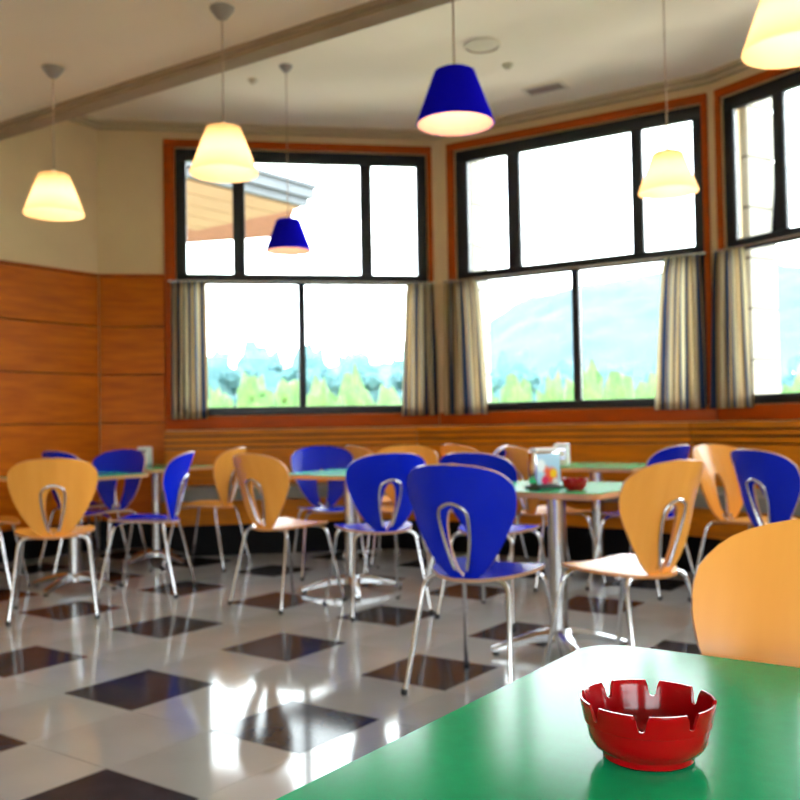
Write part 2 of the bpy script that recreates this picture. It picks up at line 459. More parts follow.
def fill_window(n, p, q, s0, s1, z0, z1):  # guessed windows behind the camera, added to supply fill light
    aa, _ = wall_frame(p, q)
    w = link('window_%d' % n, None, None, (p.x, p.y, 0), aa); struct(w, 'wide black-framed fill-light window added in the plain cream wall', 'window')
    for a in (z0, z1 - 0.06): bar('frame_rail', w, s0 + 0.002, s1 - 0.002, a + 0.001, a + 0.059, 0.03, 0.09, 'black_metal')
    k = 3
    for i in range(k + 1):
        c = s0 + 0.03 + (s1 - s0 - 0.06) * i / k
        bar('mullion', w, c - 0.028, c + 0.028, z0 + 0.06, z1 - 0.06, 0.03, 0.09, 'black_metal')
        if i < k:
            c2 = s0 + 0.03 + (s1 - s0 - 0.06) * (i + 1) / k
            bar('pane', w, c + 0.029, c2 - 0.029, z0 + 0.061, z1 - 0.061, 0.055, 0.061, 'glass', 0.001)
fill_window(5, E3, RR_, 2.9, 5.9, 0.9, 2.45)
for i, s in enumerate((2.0, 6.2)): fill_window(6 + i, RR_, RL_, s, s + 3.0, 0.9, 2.45)

# stone piers outside the bay corners: one block after another
def pier(p, q, s0, s1, y0, y1, label):
    aa, _ = wall_frame(p, q)
    r = link('stone_pier', None, None, (p.x, p.y, 0), aa)
    core = simple('mortar_core', lambda bm: box(bm, s0 + 0.012, s1 - 0.012, y0 + 0.005, y1 - 0.012, -0.5, 4.3), 'mortar', r)
    bm = bmesh.new(); bbox(bm, s0, s1, y0, y1, 0, 0.388, 0.01, 1); me = mesh_from(bm, 'stone_block', 'stone')
    for k in range(12): link('stone_block', me, r, (0, 0, -0.5 + k * 0.4))
    tag(r, label, 'pier')
pier(C12, C23, -0.16, 0.25, 0.23, 0.56, 'pale stone block pier outside the hill-view window')
pier(C23, E3, -0.16, 0.15, 0.23, 0.56, 'pale stone block pier outside the bay window next past the hill view')

# ------------------------------------------------------------------ benches along the bay
def offs(i, d):   # point and direction of wall i moved d into the room
    p, q = [(C01, C12), (C12, C23), (C23, E3)][i]
    t = (q - p).normalized(); n = Vector((t.y, -t.x))
    return p + n * d, t
def meet(i, di, j, dj):
    p, t = offs(i, di); q, u = offs(j, dj)
    k = ((q.x - p.x) * u.y - (q.y - p.y) * u.x) / (t.x * u.y - t.y * u.x)
    return p + t * k
def along(i, d, s):
    p, t = offs(i, d); return p + t * s
BK = [0.25, 0.36, 0.38]; FR = [0.82, 0.98, 1.05]
END = [(0.57, None), (None, None), (None, 4.9)]
def bench_poly(i, d_in, d_out, pad=0.0):
    def st(d):
        return along(i, d[i], END[i][0] ) if i == 0 else meet(i - 1, d[i - 1], i, d[i])
    def en(d):
        return along(i, d[i], END[i][1]) if i == 2 else meet(i, d[i], i + 1, d[i + 1])
    return [st(d_in), en(d_in), en(d_out), st(d_out)]
def sh(d, v): return [x + v for x in d]
BL = ['slatted wooden wall bench under the window beside the panelled wall', 'slatted wooden wall bench under the hill-view window', 'slatted wooden wall bench under the bay window next past the hill view']
for i in range(3):
    c = sum(bench_poly(i, BK, FR), Vector((0, 0))) / 4
    r = link('wall_bench', None, None, (c.x, c.y, 0)); tag(r, BL[i], 'bench', 'wall benches around the bay')
    def part(nm, din, dout, z0, z1, m, shrink=0.002):
        P = bench_poly(i, din, dout); cc = sum(P, Vector((0, 0))) / 4
        d0 = (P[1] - P[0]).normalized() * shrink
        P = [P[0] + d0, P[1] - d0, P[2] - d0, P[3] + d0]
        bm = bmesh.new(); prism(bm, [p - c for p in P], z0, z1)
        es = [e for e in bm.edges]; bmesh.ops.bevel(bm, geom=es, offset=min(0.006, (z1 - z0) * 0.2), segments=2, affect='EDGES')
        return link(nm, mesh_from(bm, nm, m, 40), r)
    part('plinth', BK, sh(FR, -0.10), 0.0, 0.25, 'black_plinth')
    part('front_panel', BK, sh(FR, -0.05), 0.252, 0.449, 'bench_wood')
    part('seat_cushion', sh(BK, 0.02), FR, 0.45, 0.545, 'grey_cushion')
    part('back_panel', sh(BK, -0.02), sh(BK, 0.018), 0.45, 0.852, 'bench_wood')
    part('slat_backing', sh(BK, -0.02), sh(BK, -0.004), 0.853, 0.985, 'dark_gap')
    for z0, z1 in ((0.862, 0.903), (0.915, 0.956)): part('slat', sh(BK, -0.003), sh(BK, 0.018), z0, z1, 'bench_wood')
    part('ledge', [0.045] * 3, sh(BK, 0.024), 0.968, 1.012, 'bench_wood')

# ------------------------------------------------------------------ curtains and rods
def curtain(p, q, s0, s1, t0, t1, folds, seed, label):
    """t0..t1 at the rod, s0..s1 at the hem, in the wall's own metres"""
    aa, _ = wall_frame(p, q)
    NX, NZ = folds * 8, 14
    bm = bmesh.new(); uvl = bm.loops.layers.uv.new('UVMap'); rnd = random.Random(seed)
    ph = [rnd.uniform(-0.5, 0.5) for _ in range(folds + 1)]
    am = [rnd.uniform(0.6, 1.15) for _ in range(folds + 1)]
    def pos(i, j):
        u = i / NX; v = j / NZ; z = 2.315 - v * 1.20
        e = v ** 0.6
        s = (t0 + (t1 - t0) * u) * (1 - e) + (s0 + (s1 - s0) * u) * e
        f = u * folds; k = int(min(f, folds - 1)); A = am[k] + (am[k + 1] - am[k]) * (f - k)
        y = -0.085 - 0.034 * A * (0.55 + 0.45 * v) * sin(2 * pi * f + ph[k] * v)
        s += 0.010 * cos(2 * pi * f + 2 * v) * v
        return Vector((s, y, z))
    grid = [[bm.verts.new(pos(i, j)) for j in range(NZ + 1)] for i in range(NX + 1)]
    arc = [0.0]
    for i in range(NX): arc.append(arc[-1] + (grid[i + 1][NZ].co - grid[i][NZ].co).length)
    for i in range(NX):
        for j in range(NZ):
            f = bm.faces.new((grid[i][j], grid[i + 1][j], grid[i + 1][j + 1], grid[i][j + 1])); f.smooth = True
            for lp, (a, b) in zip(f.loops, ((i, j), (i + 1, j), (i + 1, j + 1), (i, j + 1))): lp[uvl].uv = (arc[a] + seed * 0.07, b / NZ)
    # own thickness
    geo = bmesh.ops.solidify(bm, geom=bm.faces[:], thickness=0.003)
    c = (s0 + s1) / 2
    for v in bm.verts: v.co.x -= c
    me = bpy.data.meshes.new('curtain'); bm.to_mesh(me); bm.free(); me.materials.append(MATS['curtain'])
    t = Vector((cos(aa), sin(aa)))
    o = link('curtain', me, None, (p.x + t.x * c, p.y + t.y * c, 0), aa)
    tag(o, label, 'curtain', 'striped cafe curtains')
curtain(C01, C12, 0.62, 0.935, 0.63, 0.93, 4, 1, 'striped curtain beside the wood-panelled corner')
curtain(C01, C12, 2.66, 3.00, 2.72, 2.97, 5, 2, 'striped curtain at the lamp-side end of the window with the eave view')
curtain(C12, C23, 0.09, 0.53, 0.12, 0.44, 5, 3, 'striped curtain beside the narrow cream corner strip, hill-view window')
curtain(C12, C23, 2.02, 2.42, 2.12, 2.40, 5, 4, 'striped curtain with a cream edge at the far end of the hill-view window')
curtain(C23, E3, 0.0, 0.37, 0.06, 0.33, 4, 5, 'broad striped curtain of the window beyond the hill-view window')
for (p, q, s0, s1, lb) in ((C01, C12, 0.60, 2.99, 'grey rod across the window with the eave view'), (C12, C23, 0.10, 2.45, 'grey rod across the hill-view window'), (C23, E3, 0.05, 2.36, 'grey rod across the bay window next past the hill view')):
    aa, _ = wall_frame(p, q); t = Vector((cos(aa), sin(aa)))
    r = link('curtain_rod', None, None, (p.x, p.y, 0), aa); tag(r, lb, 'curtain rod', 'curtain rods')
    simple('rod', lambda bm: tube(bm, [(s0, -0.085, 2.325), (s1, -0.085, 2.325)], 0.010, 10), 'steel', r, smooth=50)
    for s in (s0 + 0.02, s1 - 0.02):
        simple('bracket', lambda bm: bbox(bm, s - 0.01, s + 0.01, -0.10, -0.031, 2.315, 2.337, 0.002, 1), 'steel', r)

# ------------------------------------------------------------------ chairs
BACKW = [(0.455, 0.060), (0.475, 0.088), (0.50, 0.112), (0.55, 0.148), (0.60, 0.177), (0.65, 0.201), (0.70, 0.219), (0.74, 0.229), (0.78, 0.232),
         (0.81, 0.226), (0.835, 0.210), (0.855, 0.183), (0.868, 0.150), (0.877, 0.105), (0.882, 0.055), (0.884, 0.0)]
def slot(z):      # half width of the teardrop slot
    if z >= 0.72: return 0.0
    t = (0.72 - z) / 0.26
    return 0.049 * (max(0.0, t) ** 0.5) * max(0.0, 1 - t) ** 0.62 * 1.75 if t < 1 else 0.0
def back_pt(x, z):
    y = -0.165 - 0.26 * (z - 0.455) - 0.10 * max(0, z - 0.60) ** 1.3
    return Vector((x, y + 1.45 * x * x * (0.35 + 0.65 * min(1, (z - 0.44) / 0.25)), z))
def shell(bm, grid, th):
    """grid[r][c] of points -> a closed sheet of thickness th; rim faces get material 1"""
    R, C = len(grid), len(grid[0])
    nor = []
    for r in range(R):
        row = []
        for c in range(C):
            a = grid[min(r + 1, R - 1)][c] - grid[max(r - 1, 0)][c]; b = grid[r][min(c + 1, C - 1)] - grid[r][max(c - 1, 0)]
            n = a.cross(b); row.append(n)
        nor.append(row)
    for r in range(R):
        for c in range(C):
            n = nor[r][c]
            if n.length < 1e-9:
                for rr in (r - 1, r + 1):
                    if 0 <= rr < R and nor[rr][c].length > 1e-9: n = nor[rr][c]; break
                else: n = nor[r - 1 if r else 1][C // 2]
            nor[r][c] = n.normalized()
    A = [[bm.verts.new(grid[r][c] + nor[r][c] * th / 2) for c in range(C)] for r in range(R)]
    B = [[bm.verts.new(grid[r][c] - nor[r][c] * th / 2) for c in range(C)] for r in range(R)]
    for r in range(R - 1):
        for c in range(C - 1):
            bm.faces.new((A[r][c], A[r][c + 1], A[r + 1][c + 1], A[r + 1][c])); bm.faces.new((B[r + 1][c], B[r + 1][c + 1], B[r][c + 1], B[r][c]))
    rim = [(r, 0) for r in range(R)] + [(R - 1, c) for c in range(1, C)] + [(r, C - 1) for r in range(R - 2, -1, -1)] + [(0, c) for c in range(C - 2, 0, -1)]
    for (a, b), (c, d) in zip(rim, rim[1:] + rim[:1]):
        f = bm.faces.new((A[a][b], A[c][d], B[c][d], B[a][b])); f.material_index = 1
def back_mesh(m, edge):
    bm = bmesh.new()
    zs = [0.455, 0.462, 0.475, 0.50, 0.53, 0.56, 0.59, 0.62, 0.65, 0.68, 0.700, 0.713, 0.720]
    zt = [0.72, 0.735, 0.75, 0.77, 0.79, 0.81, 0.825, 0.84, 0.852, 0.862, 0.870, 0.876, 0.880, 0.883]
    for sg in (-1, 1):
        g = []
        for z in zs:
            w, s = interp(BACKW, z), max(0.004, slot(z)) if z < 0.72 else 0.0
            g.append([back_pt(sg * (s + (w - s) * k / 7), z) for k in range(8)])
        shell(bm, g, 0.011)
    g = []
    for z in zt:
        w = interp(BACKW, z); g.append([back_pt(w * (k / 7), z) for k in range(-7, 8)])
    shell(bm, g, 0.011)
    bmesh.ops.remove_doubles(bm, verts=bm.verts, dist=0.0004)
    # faces left inside where the lobes meet the upper half
    dead = [f for f in bm.faces if f.material_index == 1 and all(abs(v.co.z - 0.72) < 0.004 for v in f.verts) and abs(f.calc_center_median().x) < 0.215]
    bmesh.ops.delete(bm, geom=dead, context='FACES_ONLY')
    return mesh_from(bm, 'backrest', [m, edge], 35)
def seat_mesh(m, edge):
    bm = bmesh.new(); g = []
    N = 28
    for r in range(9):
        t = r / 8; row = []
        for k in range(N + 1):
            a = 2 * pi * k / N; cx, sy = cos(a), sin(a)
            ex = 2.6
            rad = 1.0 / ((abs(cx) ** ex + abs(sy) ** ex) ** (1 / ex))
            x, y = cx * rad * 0.215, sy * rad * 0.215
            if y < 0: x *= 1 - 0.30 * (y / -0.215) ** 1.6
            x, y = x * max(t, 0.02), y * max(t, 0.02)
            z = 0.468 - 0.012 * (1 - (x / 0.215) ** 2) + 0.010 * (y / 0.215) - 0.022 * max(0, (y - 0.13) / 0.085) ** 2
            row.append(Vector((x, y + 0.015, z)))
        g.append(row)
    # disc: top + bottom surfaces
    th = 0.006
    top = [[bm.verts.new(p + Vector((0, 0, th))) for p in row[:-1]] for row in g]
    bot = [[bm.verts.new(p - Vector((0, 0, th))) for p in row[:-1]] for row in g]
    for r in range(8):
        for k in range(N):
            k2 = (k + 1) % N
            bm.faces.new((top[r][k], top[r + 1][k], top[r + 1][k2], top[r][k2])); bm.faces.new((bot[r][k2], bot[r + 1][k2], bot[r + 1][k], bot[r][k]))
    bm.faces.new(top[0]); bm.faces.new(bot[0][::-1])
    for k in range(N):
        k2 = (k + 1) % N
        f = bm.faces.new((top[8][k], bot[8][k], bot[8][k2], top[8][k2])); f.material_index = 1
    return mesh_from(bm, 'seat', [m, edge], 40)
def leg_mesh(sx, sy):
    bm = bmesh.new()
    top = 0.446
    pts = [(sx * 0.05, sy * 0.125, top), (sx * 0.178, sy * 0.150, top), (sx * 0.225, sy * 0.242, 0.012)]
    tube(bm, fillet(pts, 0.055, 6), 0.0095, 10)
    return mesh_from(bm, 'leg', 'chrome', 50)
def foot_mesh(sx, sy):
    bm = bmesh.new(); lathe(bm, [(0.010, 0.0), (0.0125, 0.003), (0.0125, 0.020), (0.010, 0.023)], 10, sx * 0.2265, sy * 0.245)
    return mesh_from(bm, 'glide', 'rubber', 50)
def loop_mesh():
    bm = bmesh.new(); pts = []
    n = 13
    left = []
    for k in range(n):
        z = 0.46 + (0.742 - 0.46) * k / (n - 1)
        t = (z - 0.46) / 0.282
        x = 0.020 + 0.042 * sin(min(1.0, t * 1.25) * pi / 2) if t < 0.80 else 0.062 * sqrt(max(0, 1 - ((t - 0.80) / 0.20) ** 2))
        left.append((x, z))
    path = [Vector((0.020, 0.02, 0.447)), Vector((0.020, -0.12, 0.445))]
    half = [back_pt(x, z) + Vector((0, -0.016, 0)) for x, z in left]
    path += half[1:]
    path += [Vector((-p.x, p.y, p.z)) for p in reversed(path[:-1])]
    tube(bm, fillet(path, 0.03, 3), 0.0075, 8)
    return mesh_from(bm, 'back_loop', 'chrome', 60)
def cross_mesh():
    bm = bmesh.new()
    for y in (-0.125, 0.125): bbox(bm, -0.06, 0.06, y - 0.014, y + 0.014, 0.437, 0.452, 0.003, 1)
    bbox(bm, -0.035, 0.035, -0.12, 0.12, 0.439, 0.450, 0.003, 1)
    return mesh_from(bm, 'under_frame', 'steel')
def bolt_mesh(p, d):
    bm = bmesh.new(); lathe(bm, [(0.011, 0), (0.011, 0.004), (0.006, 0.009)], 10)
    q = Vector((0, 0, 1)).rotation_difference(Vector(d)).to_matrix()
    for v in bm.verts: v.co = q @ v.co + Vector(p)
    return mesh_from(bm, 'bolt', 'chrome', 40)
CH = {c: (back_mesh(c + '_ply', c + '_edge'), seat_mesh(c + '_ply', c + '_edge')) for c in ('blue', 'orange')}
LEGS = {(sx, sy): leg_mesh(sx, sy) for sx in (-1, 1) for sy in (-1, 1)}
FEET = {(sx, sy): foot_mesh(sx, sy) for sx in (-1, 1) for sy in (-1, 1)}
LOOP, UNDER = loop_mesh(), cross_mesh()
BOLTS = [bolt_mesh(back_pt(sx * 0.030, 0.478) + Vector((0, 0.006, 0)), (0, 1, 0.2)) for sx in (-1, 1)]
def chair(color, x, y, az, label, group):
    r = link('ply_chair', None, None, (x, y, 0), -radians(az)); tag(r, label, 'chair', group)
    bk, st = CH[color]
    link('backrest', bk, r); link('seat', st, r)
    for k in LEGS:
        lg = link('leg', LEGS[k], r); link('glide', FEET[k], lg)
    link('back_loop', LOOP, r); link('under_frame', UNDER, r)
    for b in BOLTS[:2]: link('bolt', b, r)
    return r
G1, G2, G3 = 'chairs around the panelled-wall tables', 'chairs in the middle of the room', 'chairs by the hill-view window'
chair('orange', -1.965, 5.28, -18, 'orange plywood chair with its back to the open floor, by the panelled-wall table', G1)
chair('orange', -2.68, 5.93, 80, 'orange plywood chair between the panelled wall and its table, seat towards the table', G1)
chair('blue', -2.12, 6.60, 200, 'dark blue plywood chair between the panelled-wall table and the corner table', G1)
chair('blue', -1.62, 5.93, -88, 'blue plywood chair seen edge-on, seat pushed under the panelled-wall table', G1)
chair('blue', -2.42, 7.12, 35, 'blue plywood chair mostly hidden behind an orange one, against the panelled corner', G1)
chair('orange', -1.46, 6.98, -75, 'pale orange plywood chair between the wall bench and the corner table', G1)
chair('orange', -0.68, 5.48, 42, 'orange plywood chair standing alone with a bright sheen on its seat', G2)
chair('blue', -0.52, 6.55, 165, 'blue plywood chair with pale sky reflections, facing across the middle table', G2)
chair('blue', -0.15, 5.24, -22, 'blue plywood chair backing on the open floor with its seat under the middle table', G2)
chair('orange', -0.13, 7.10, 60, 'orange plywood chair whose top edge shows beside the sky-reflecting blue chair', G2)
chair('orange', 0.0, 6.46, 190, 'orange plywood chair seen through the slot of a blue chair', G2)
chair('blue', 0.32, 3.66, 33, 'large blue plywood chair standing just behind the green ashtray table', G2)
chair('blue', 0.505, 5.04, 35, 'blue plywood chair directly behind the large blue one, beside the napkin table', G2)
chair('orange', 0.60, 6.98, 55, 'orange plywood chair next to the small blue chair tip by the bench', G2)
chair('blue', 0.42, 6.24, -85, 'blue plywood chair showing only a small pointed tip above the others', G2)
chair('orange', 0.97, 6.00, 72, 'orange plywood chair behind the printed napkin holder', G3)
chair('orange', 0.868, 3.66, -37, 'pale orange plywood chair with a glaring white seat at the napkin table', G3)
chair('blue', 1.46, 5.70, -45, 'blue plywood chair whose dark back shows above the white-seated orange chair', G3)
chair('orange', 1.95, 5.22, 150, 'orange plywood chair showing its front and slot, between two blue chairs', G3)
chair('blue', 1.95, 4.60, 72, 'dark blue plywood chair next to the slotted orange front, above the big orange back', G3)
chair('orange', 0.512, 1.115, 216, 'large orange plywood chair drawn up to the green ashtray table', G3)

# ------------------------------------------------------------------ tables
def table_meshes(size=0.70):
    h = size / 2; R = 0.055
    out = []
    for (cx, cy, a0) in ((h - R, h - R, 0), (-h + R, h - R, 90), (-h + R, -h + R, 180), (h - R, -h + R, 270)):
        for k in range(7):
            a = radians(a0 + 15 * k); out.append(Vector((cx + R * cos(a), cy + R * sin(a))))
    bm = bmesh.new(); prism(bm, out, 0.738, 0.7405)
    top = mesh_from(bm, 'laminate', 'green_top')
    bm = bmesh.new(); prism(bm, [p * 1.001 for p in out], 0.714, 0.7378)
    es = [e for e in bm.edges if abs(e.verts[0].co.z - e.verts[1].co.z) < 1e-6]
    bmesh.ops.bevel(bm, geom=es, offset=0.003, segments=2, affect='EDGES')
    core = mesh_from(bm, 'table_top', 'table_edge', 40)
    bm = bmesh.new(); lathe(bm, [(0.042, 0.075), (0.042, 0.69), (0.09, 0.70), (0.09, 0.7135)], 24); col = mesh_from(bm, 'column', 'steel', 40)
    bm = bmesh.new(); lathe(bm, [(0.055, 0.045), (0.062, 0.05), (0.062, 0.085), (0.05, 0.10), (0.043, 0.102)], 24); hub = mesh_from(bm, 'hub', 'steel', 40)
    bm = bmesh.new()
    secs = [(0.045, 0.078, 0.030, 0.026), (0.12, 0.072, 0.028, 0.022), (0.22, 0.050, 0.025, 0.016), (0.30, 0.028, 0.023, 0.012), (0.315, 0.026, 0.018, 0.009)]
    rings = []
    for x, z, w, t in secs: rings.append([bm.verts.new(p) for p in ((x, -w, z - t), (x, -w, z + t * 0.3), (x, -w * 0.5, z + t), (x, w * 0.5, z + t), (x, w, z + t * 0.3), (x, w, z - t))])
    for A, B in zip(rings, rings[1:]):
        for k in range(6): bm.faces.new((A[k], A[(k + 1) % 6], B[(k + 1) % 6], B[k]))
    bm.faces.new(rings[0]); bm.faces.new(rings[-1][::-1])
    foot = mesh_from(bm, 'base_foot', 'steel', 40)
    bm = bmesh.new(); lathe(bm, [(0.016, 0), (0.016, 0.012), (0.012, 0.018)], 12, 0.295, 0); gl = mesh_from(bm, 'glide', 'rubber', 40)
    return top, core, col, hub, foot, gl
TM = table_meshes()
def table(x, y, rot, label, base_rot=45):
    r = link('cafe_table', None, None, (x, y, 0), radians(rot)); tag(r, label, 'table', 'square cafe tables')
    tp = link('table_top', TM[1], r); link('laminate', TM[0], tp)
    link('column', TM[2], r); link('hub', TM[3], r)
    for k in range(4):
        f = link('base_foot', TM[4], r, (0, 0, 0), radians(base_rot + 90 * k)); link('glide', TM[5], f)
    return r
table(0.336, 0.747, 55, 'green cafe table carrying the large red ashtray', 0)
table(0.70, 4.22, 54, 'cafe table carrying the printed napkin holder and a small red ashtray')
table(-0.32, 5.83, 54, 'bare cafe table in the middle, between blue and orange chairs')
table(-2.15, 6.12, 54, 'cafe table beside the panelled wall, behind an orange chair', 20)
table(-1.90, 7.22, 54, 'corner cafe table with a white napkin dispenser at the bench end', 0)
table(1.30, 6.20, 58, 'cafe table with a white napkin dispenser before the hill-view bench')

# ------------------------------------------------------------------ table things
def ashtray(loc, s, label, seg=192):
    bm = bmesh.new()
    def notch(a):   # 8 U-shaped cuts in the crown
        d = (a / (2 * pi / 8) + 0.27) % 1.0; d = min(d, 1 - d) * 2 * pi / 8 * 0.055
        return d < 0.0062, d
    outer = [(0.0, 0.0), (0.036, 0.0), (0.0385, 0.002), (0.0385, 0.006), (0.0400, 0.008), (0.0455, 0.011), (0.0495, 0.017), (0.0512, 0.025), (0.0512, 0.0305), (0.0538, 0.0318), (0.0546, 0.036)]
    crown_o, crown_i = [(0.0555, 0.041), (0.0565, 0.046), (0.0573, 0.050), (0.0570, 0.0512)], [(0.0553, 0.0512), (0.0545, 0.050), (0.0535, 0.046), (0.0525, 0.041)]
    inner = [(0.0515, 0.036), (0.0495, 0.029), (0.047, 0.019), (0.041, 0.011), (0.030, 0.008), (0.0, 0.0075)]
    prof = outer + crown_o + crown_i + inner
    rings = []
    zin = sorted([(z, r) for r, z in crown_i] + [(0.036, 0.0515)]); zout = sorted([(z, r) for r, z in crown_o[:3]] + [(0.036, 0.0546)])
    for n, (r, z) in enumerate(prof):
        row = []
        r0 = r
        for k in range(seg):
            a = 2 * pi * k / seg
            zz = z; r = r0
            if z > 0.036:
                _, d = notch(a)
                lim = 0.0375 + (0.0 if d < 0.0016 else 0.0150 * min(1.0, ((d - 0.0016) / 0.0036)) ** 2.2)
                if lim < z:
                    zz = lim; r = interp(zout if n < len(outer) + 4 else zin, lim)
            row.append(bm.verts.new((r * cos(a) * s, r * sin(a) * s, zz * s)))
        rings.append(row)
    for A, B in zip(rings, rings[1:]):
        for k in range(seg): bm.faces.new((A[k], A[(k + 1) % seg], B[(k + 1) % seg], B[k]))
    bmesh.ops.remove_doubles(bm, verts=bm.verts, dist=0.00005)
    o = link('ashtray', mesh_from(bm, 'ashtray', 'red_plastic', 45), None, loc)
    tag(o, label, 'ashtray'); o.rotation_euler = (0, 0, radians(-7.6))
    return o
p = onz(648.5, 757, 0.7405)
ashtray((p.x, p.y, 0.7406), 1.0, 'large glossy red ashtray with a notched rim on the green table')
p = onz(575, 490, 0.7405)
ashtray((p.x, p.y, 0.7406), 1.0, 'small red ashtray beside the printed napkin holder')

def napkin_holder(px, py, az, label, printed):
    p = onz(px, py, 0.7405)
    r = link('napkin_holder', None, None, (p.x, p.y, 0.7406), -radians(az)); tag(r, label, 'napkin holder', 'napkin holders on the cafe tables')
    w, d, h = (0.070, 0.040, 0.165) if printed else (0.050, 0.045, 0.15)
    if printed:
        simple('base', lambda bm: bbox(bm, -w - 0.01, w + 0.01, -d - 0.012, d + 0.012, 0, 0.014, 0.004), 'dark_plastic', r)
        simple('body', lambda bm: bbox(bm, -w, w, -0.018, d, 0.0145, h, 0.010, 3), 'chrome', r, smooth=40)
        simple('print_plate', lambda bm: bbox(bm, -w + 0.004, w - 0.004, -0.023, -0.0185, 0.018, h - 0.012, 0.002, 1), 'print', r)
        simple('napkins', lambda bm: bbox(bm, -w + 0.008, w - 0.008, -0.012, d - 0.006, h + 0.0005, h + 0.012, 0.003, 1), 'paper', r)
    else:
        simple('body', lambda bm: bbox(bm, -w, w, -d, d, 0, h, 0.014, 3), 'white_plastic', r, smooth=40)
        simple('slot_frame', lambda bm: bbox(bm, -w * 0.6, w * 0.6, -d - 0.004, -d - 0.0005, h * 0.30, h * 0.80, 0.0015, 1), 'steel', r)
        simple('napkins', lambda bm: bbox(bm, -w * 0.45, w * 0.45, -d - 0.008, -d - 0.0045, h * 0.42, h * 0.68, 0.0015, 1), 'paper', r)
napkin_holder(546, 488, -30, 'chrome napkin holder with a bright colour print, next to the small red ashtray', True)
napkin_holder(562, 466, 15, 'white napkin dispenser on the table before the hill-view bench', False)
napkin_holder(145, 465, 10, 'white napkin dispenser on the corner table by the bench end', False)

# ------------------------------------------------------------------ pendant lamps
def pendant(x, y, zc, zb, color, label, k=0.93):
    r = link('pendant_lamp', None, None, (x, y, zb)); tag(r, label, 'lamp', 'pendant lamps')
    hz = 0.205 * k; top = zc - zb
    simple('ceiling_canopy', lambda bm: lathe(bm, [(0.010, top - 0.050), (0.022, top - 0.044), (0.048, top - 0.012), (0.052, top - 0.001)], 20), 'canopy_grey', r, smooth=40)
    simple('cord', lambda bm: tube(bm, [(0, 0, hz + 0.012), (0, 0, top - 0.05)], 0.0035, 8), 'cord_white', r, smooth=60)
    ro, rt = 0.146 * k, 0.074 * k
    if color == 'cream':
        simple('shade', lambda bm: lathe(bm, [(ro, 0), (ro + 0.002, 0.004), (rt + 0.002, hz - 0.004), (rt - 0.006, hz), (0.016, hz + 0.002)], 48, cap=False), 'cream_shade', r, smooth=40)
    else:
        sh_ = simple('shade', lambda bm: lathe(bm, [(ro, 0), (ro + 0.002, 0.004), (rt + 0.002, hz - 0.004), (rt - 0.006, hz), (0.016, hz + 0.002)], 48, cap=False), 'blue_shade', r, smooth=40)
        simple('lining', lambda bm: lathe(bm, [(ro - 0.003, 0.001), (rt - 0.002, hz - 0.007), (0.017, hz - 0.004)], 48, cap=False), 'blue_shade_lining', sh_, smooth=40)
    simple('socket', lambda bm: lathe(bm, [(0.019, hz - 0.045), (0.019, hz + 0.012), (0.008, hz + 0.022)], 16), 'white_plastic', r, smooth=40)
    b = simple('bulb', lambda bm: lathe(bm, [(0.001, 0.072), (0.014, 0.074), (0.026, 0.085), (0.030, 0.102), (0.025, 0.122), (0.014, 0.145), (0.012, 0.158)], 16), 'bulb_glow', r, smooth=50)
    ld = bpy.data.lights.new('bulb_light', 'POINT'); ld.energy = LAMP_W * (1.0 if color == 'cream' else 0.36); ld.color = (1.0, 0.70, 0.46) if color == 'cream' else (1.0, 0.75, 0.5); ld.shadow_soft_size = 0.02
    lo = bpy.data.objects.new('bulb_light', ld); COL.objects.link(lo); lo.parent = r; lo.location = (0, 0, 0.055)
pendant(-1.617, 4.363, ZN, 2.05, 'cream', 'lit cream pendant lamp hanging before the panelled wall')
pendant(-0.701, 3.765, ZN, 2.065, 'cream', 'lit cream pendant lamp hanging before the window with the eave view')
pendant(0.212, 3.25, ZN, 2.085, 'blue', 'big blue pendant lamp hanging from the lower ceiling')
pendant(1.135, 2.62, ZN, 2.075, 'cream', 'lit cream pendant lamp hanging next to the big blue lamp, towards the right bay wall')
pendant(-0.81, 6.89, ZC, 2.335, 'blue', 'small blue pendant lamp hanging in the bay before the eave', 1.16)
pendant(1.280, 4.35, ZC, 2.10, 'cream', 'cream pendant lamp on a long cord before the hill-view window')
# guessed out-of-view lamp added for fill, placed on the same row
pendant(2.05, 2.00, ZN, 2.05, 'cream', 'added cream pendant lamp, out of view, carrying on the row')

# ------------------------------------------------------------------ ceiling fittings
def fit(px, py): return onz(px, py, ZC)
p = fit(482, 45)
r = link('ceiling_speaker', None, None, (p.x, p.y, ZC)); tag(r, 'round flat ceiling speaker above the hill-view window', 'speaker')
simple('rim', lambda bm: lathe(bm, [(0.115, 0), (0.135, 0), (0.132, -0.012), (0.118, -0.014), (0.115, -0.006)], 36, cap=False), 'grille', r, smooth=40)
simple('grille', lambda bm: lathe(bm, [(0.001, -0.010), (0.06, -0.009), (0.116, -0.004)], 36, cap=False), 'grille', r, smooth=40)
p = fit(508, 65)
r = link('smoke_detector', None, None, (p.x, p.y, ZC)); tag(r, 'small round detector next to the ceiling speaker', 'detector', 'small ceiling fittings')
simple('base', lambda bm: lathe(bm, [(0.042, 0), (0.042, -0.012)], 20), 'grille', r, smooth=40)
simple('sensor', lambda bm: lathe(bm, [(0.026, -0.0125), (0.022, -0.032), (0.01, -0.036)], 20), 'grille', r, smooth=40)
p = fit(253, 80)
r = link('smoke_detector', None, None, (p.x, p.y, ZC)); tag(r, 'small round detector beside the small blue lamp cord', 'detector', 'small ceiling fittings')
simple('base', lambda bm: lathe(bm, [(0.042, 0), (0.042, -0.012)], 20), 'grille', r, smooth=40)
simple('sensor', lambda bm: lathe(bm, [(0.026, -0.0125), (0.022, -0.032), (0.01, -0.036)], 20), 'grille', r, smooth=40)
p = fit(545, 88)
r = link('ceiling_vent', None, None, (p.x, p.y, ZC), radians(-32)); tag(r, 'rectangular slatted ceiling vent above the hill-view window', 'vent')
